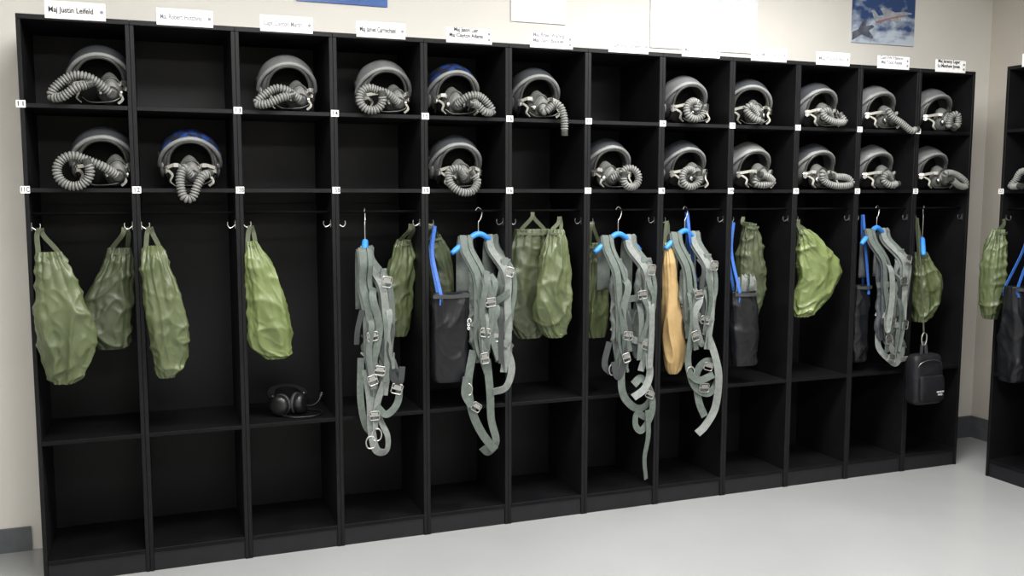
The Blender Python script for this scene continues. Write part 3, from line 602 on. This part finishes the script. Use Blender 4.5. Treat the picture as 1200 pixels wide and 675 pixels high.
harness("sage-grey flight harness, one long strap dangling low",2.415,dict(zb=.68,hw=.104,cx=2.455,webs=webs(
 (.036,'web',[(2.40,Y,.76),(2.38,Y-.01,.64),(2.40,Y-.01,.55),(2.46,Y-.01,.49),(2.52,Y-.01,.50),(2.545,Y,.56),(2.50,Y,.62),(2.45,Y,.60)]),
 (.034,'web2',[(2.50,Y,.76),(2.54,Y-.01,.66),(2.50,Y-.02,.58),(2.44,Y-.02,.54)]),
 (.032,'web',[(2.52,Y,.60),(2.545,Y-.01,.52),(2.54,Y-.01,.44),(2.49,Y-.01,.385),(2.46,Y-.01,.41),(2.47,Y-.01,.46),(2.52,Y-.01,.44)]),
 (.026,'web',[(2.515,Y-.014,.48),(2.525,Y-.016,.36),(2.51,Y-.016,.25),(2.515,Y-.016,.15)]),
 (.03,'webdk',[(2.33,Y,.80),(2.31,Y,.70),(2.34,Y,.66)])),
 bk=[(2.51,.78,.3,.05,.045),(2.53,.55,.4,.045,.035)],snap=[(2.345,.70)]),3,rot=.3,sh=1.275,arm=.145)
harness("sage-grey flight harness with green leg loops",2.765,dict(zb=.76,hw=.080,cx=2.80,webs=webs(
 (.036,'web',[(2.76,Y,.80),(2.74,Y-.01,.70),(2.77,Y-.01,.58),(2.84,Y-.01,.53),(2.90,Y,.58),(2.895,Y,.66),(2.83,Y,.68),(2.79,Y,.62),(2.80,Y-.01,.50),(2.83,Y-.01,.42)]),
 (.036,'web2',[(2.85,Y,.80),(2.88,Y-.01,.70),(2.90,Y-.015,.60),(2.89,Y-.015,.46),(2.84,Y-.01,.38),(2.80,Y-.01,.34)]),
 (.034,'web',[(2.73,Y-.02,.64),(2.79,Y-.02,.60),(2.87,Y-.02,.62)])),
 bk=[(2.82,.56,.1,.055,.045),(2.84,.66,.3,.05,.04)],snap=[(2.75,.66)]),4,rot=.4,sh=1.285,arm=.145)
harness("sage harness with dark panel on blue hanger",3.90,dict(zb=.68,hw=.088,cx=3.945,webs=webs(
 (.036,'web2',[(3.88,Y+.03,.76),(3.88,Y+.02,.68),(3.93,Y,.62),(3.98,Y,.60),(4.03,Y+.02,.66),(4.02,Y+.03,.74)]),
 (.036,'web',[(3.99,Y+.03,.78),(4.02,Y+.02,.70),(4.06,Y+.03,.66)]),
 (.034,'web2',[(3.92,Y+.02,.72),(3.96,Y,.66),(4.0,Y,.62),(4.05,Y,.62)])),
 bk=[(4.0,.80,.1,.055,.05),(3.93,.63,.3,.05,.04)]),5,rot=.35,sh=1.285,arm=.145,dark=True)
T=Thing('clothes_hanger',"bright blue padded hanger in the end locker",'hanger',(4.20,.05,1.2),world=True);hanger(T,4.21,.05,.9,sh=1.22,arm=.09)

# ------------------------------------------------------------ headset
T=Thing('aviation_headset',"black aviation headset lying on the lower shelf",'headset',(.93,.13,S3),rz=.15)
def cup(s,a):
    V,F=lathe(a,26,sz=1.1);R=Matrix.Rotation(s*.75,3,'Z')
    return [R@Vector(v)+Vector((s*.044,-.02,.046)) for v in V],F
for s in(-1,1):
    g=cup(s,[(-.022,.02),(-.02,.034),(-.008,.040),(.008,.040),(.012,.036)]);T.add('ear_cup',g[0],g[1],M['plas'],True)
    g=cup(s,[(.012,.036),(.014,.042),(.026,.040),(.03,.030),(.026,.022)]);T.add('ear_cushion',g[0],g[1],M['cush'],True,label='grey leatherette ear cushion')
    g=tube([Vector((s*.062,-.015,.070)),Vector((s*.066,.0,.085))],.004,8);T.add('slider_rod',g[0],g[1],M['metal'])
g=ribbon([(-.066,-.006,.075),(-.066,.02,.088),(-.045,.06,.098),(0,.080,.102),(.045,.06,.098),(.066,.02,.088),(.066,-.006,.075)],.028,.014);T.add('headband',g[0],g[1],M['plas'])
g=tube(cat([(.062,-.05,.04),(.085,-.07,.045),(.105,-.075,.06),(.118,-.07,.078)],8),.0025,8);T.add('microphone_boom',g[0],g[1],M['plas'])
g=tube([Vector((.116,-.07,.075)),Vector((.124,-.066,.092))],.007,12);T.add('microphone',g[0],g[1],M['plas'])
g=tube(cat([(-.05,-.03,.012),(0,-.09,.006),(.08,-.10,.006),(.13,-.05,.006),(.10,.02,.006),(.03,.05,.006)],10),.003,8);T.add('cable',g[0],g[1],M['plas'])

# ------------------------------------------------------------ camera
cam=bpy.data.cameras.new('camera');co=bpy.data.objects.new('camera',cam);C.objects.link(co);bpy.context.scene.camera=co
yaw,pit,rol=.3656,-.1028,.0014
f=Vector((math.sin(yaw)*math.cos(pit),math.cos(yaw)*math.cos(pit),math.sin(pit)));r=Vector((math.cos(yaw),-math.sin(yaw),0));u=r.cross(f)
rr=r*math.cos(rol)+u*math.sin(rol);uu=-r*math.sin(rol)+u*math.cos(rol)
m=Matrix((( rr.x,uu.x,-f.x,.426),(rr.y,uu.y,-f.y,-3.794),(rr.z,uu.z,-f.z,1.4768),(0,0,0,1)));co.matrix_world=m
cam.sensor_width=36;cam.lens=1100/1200*36
bpy.context.scene.view_settings.view_transform='Standard'
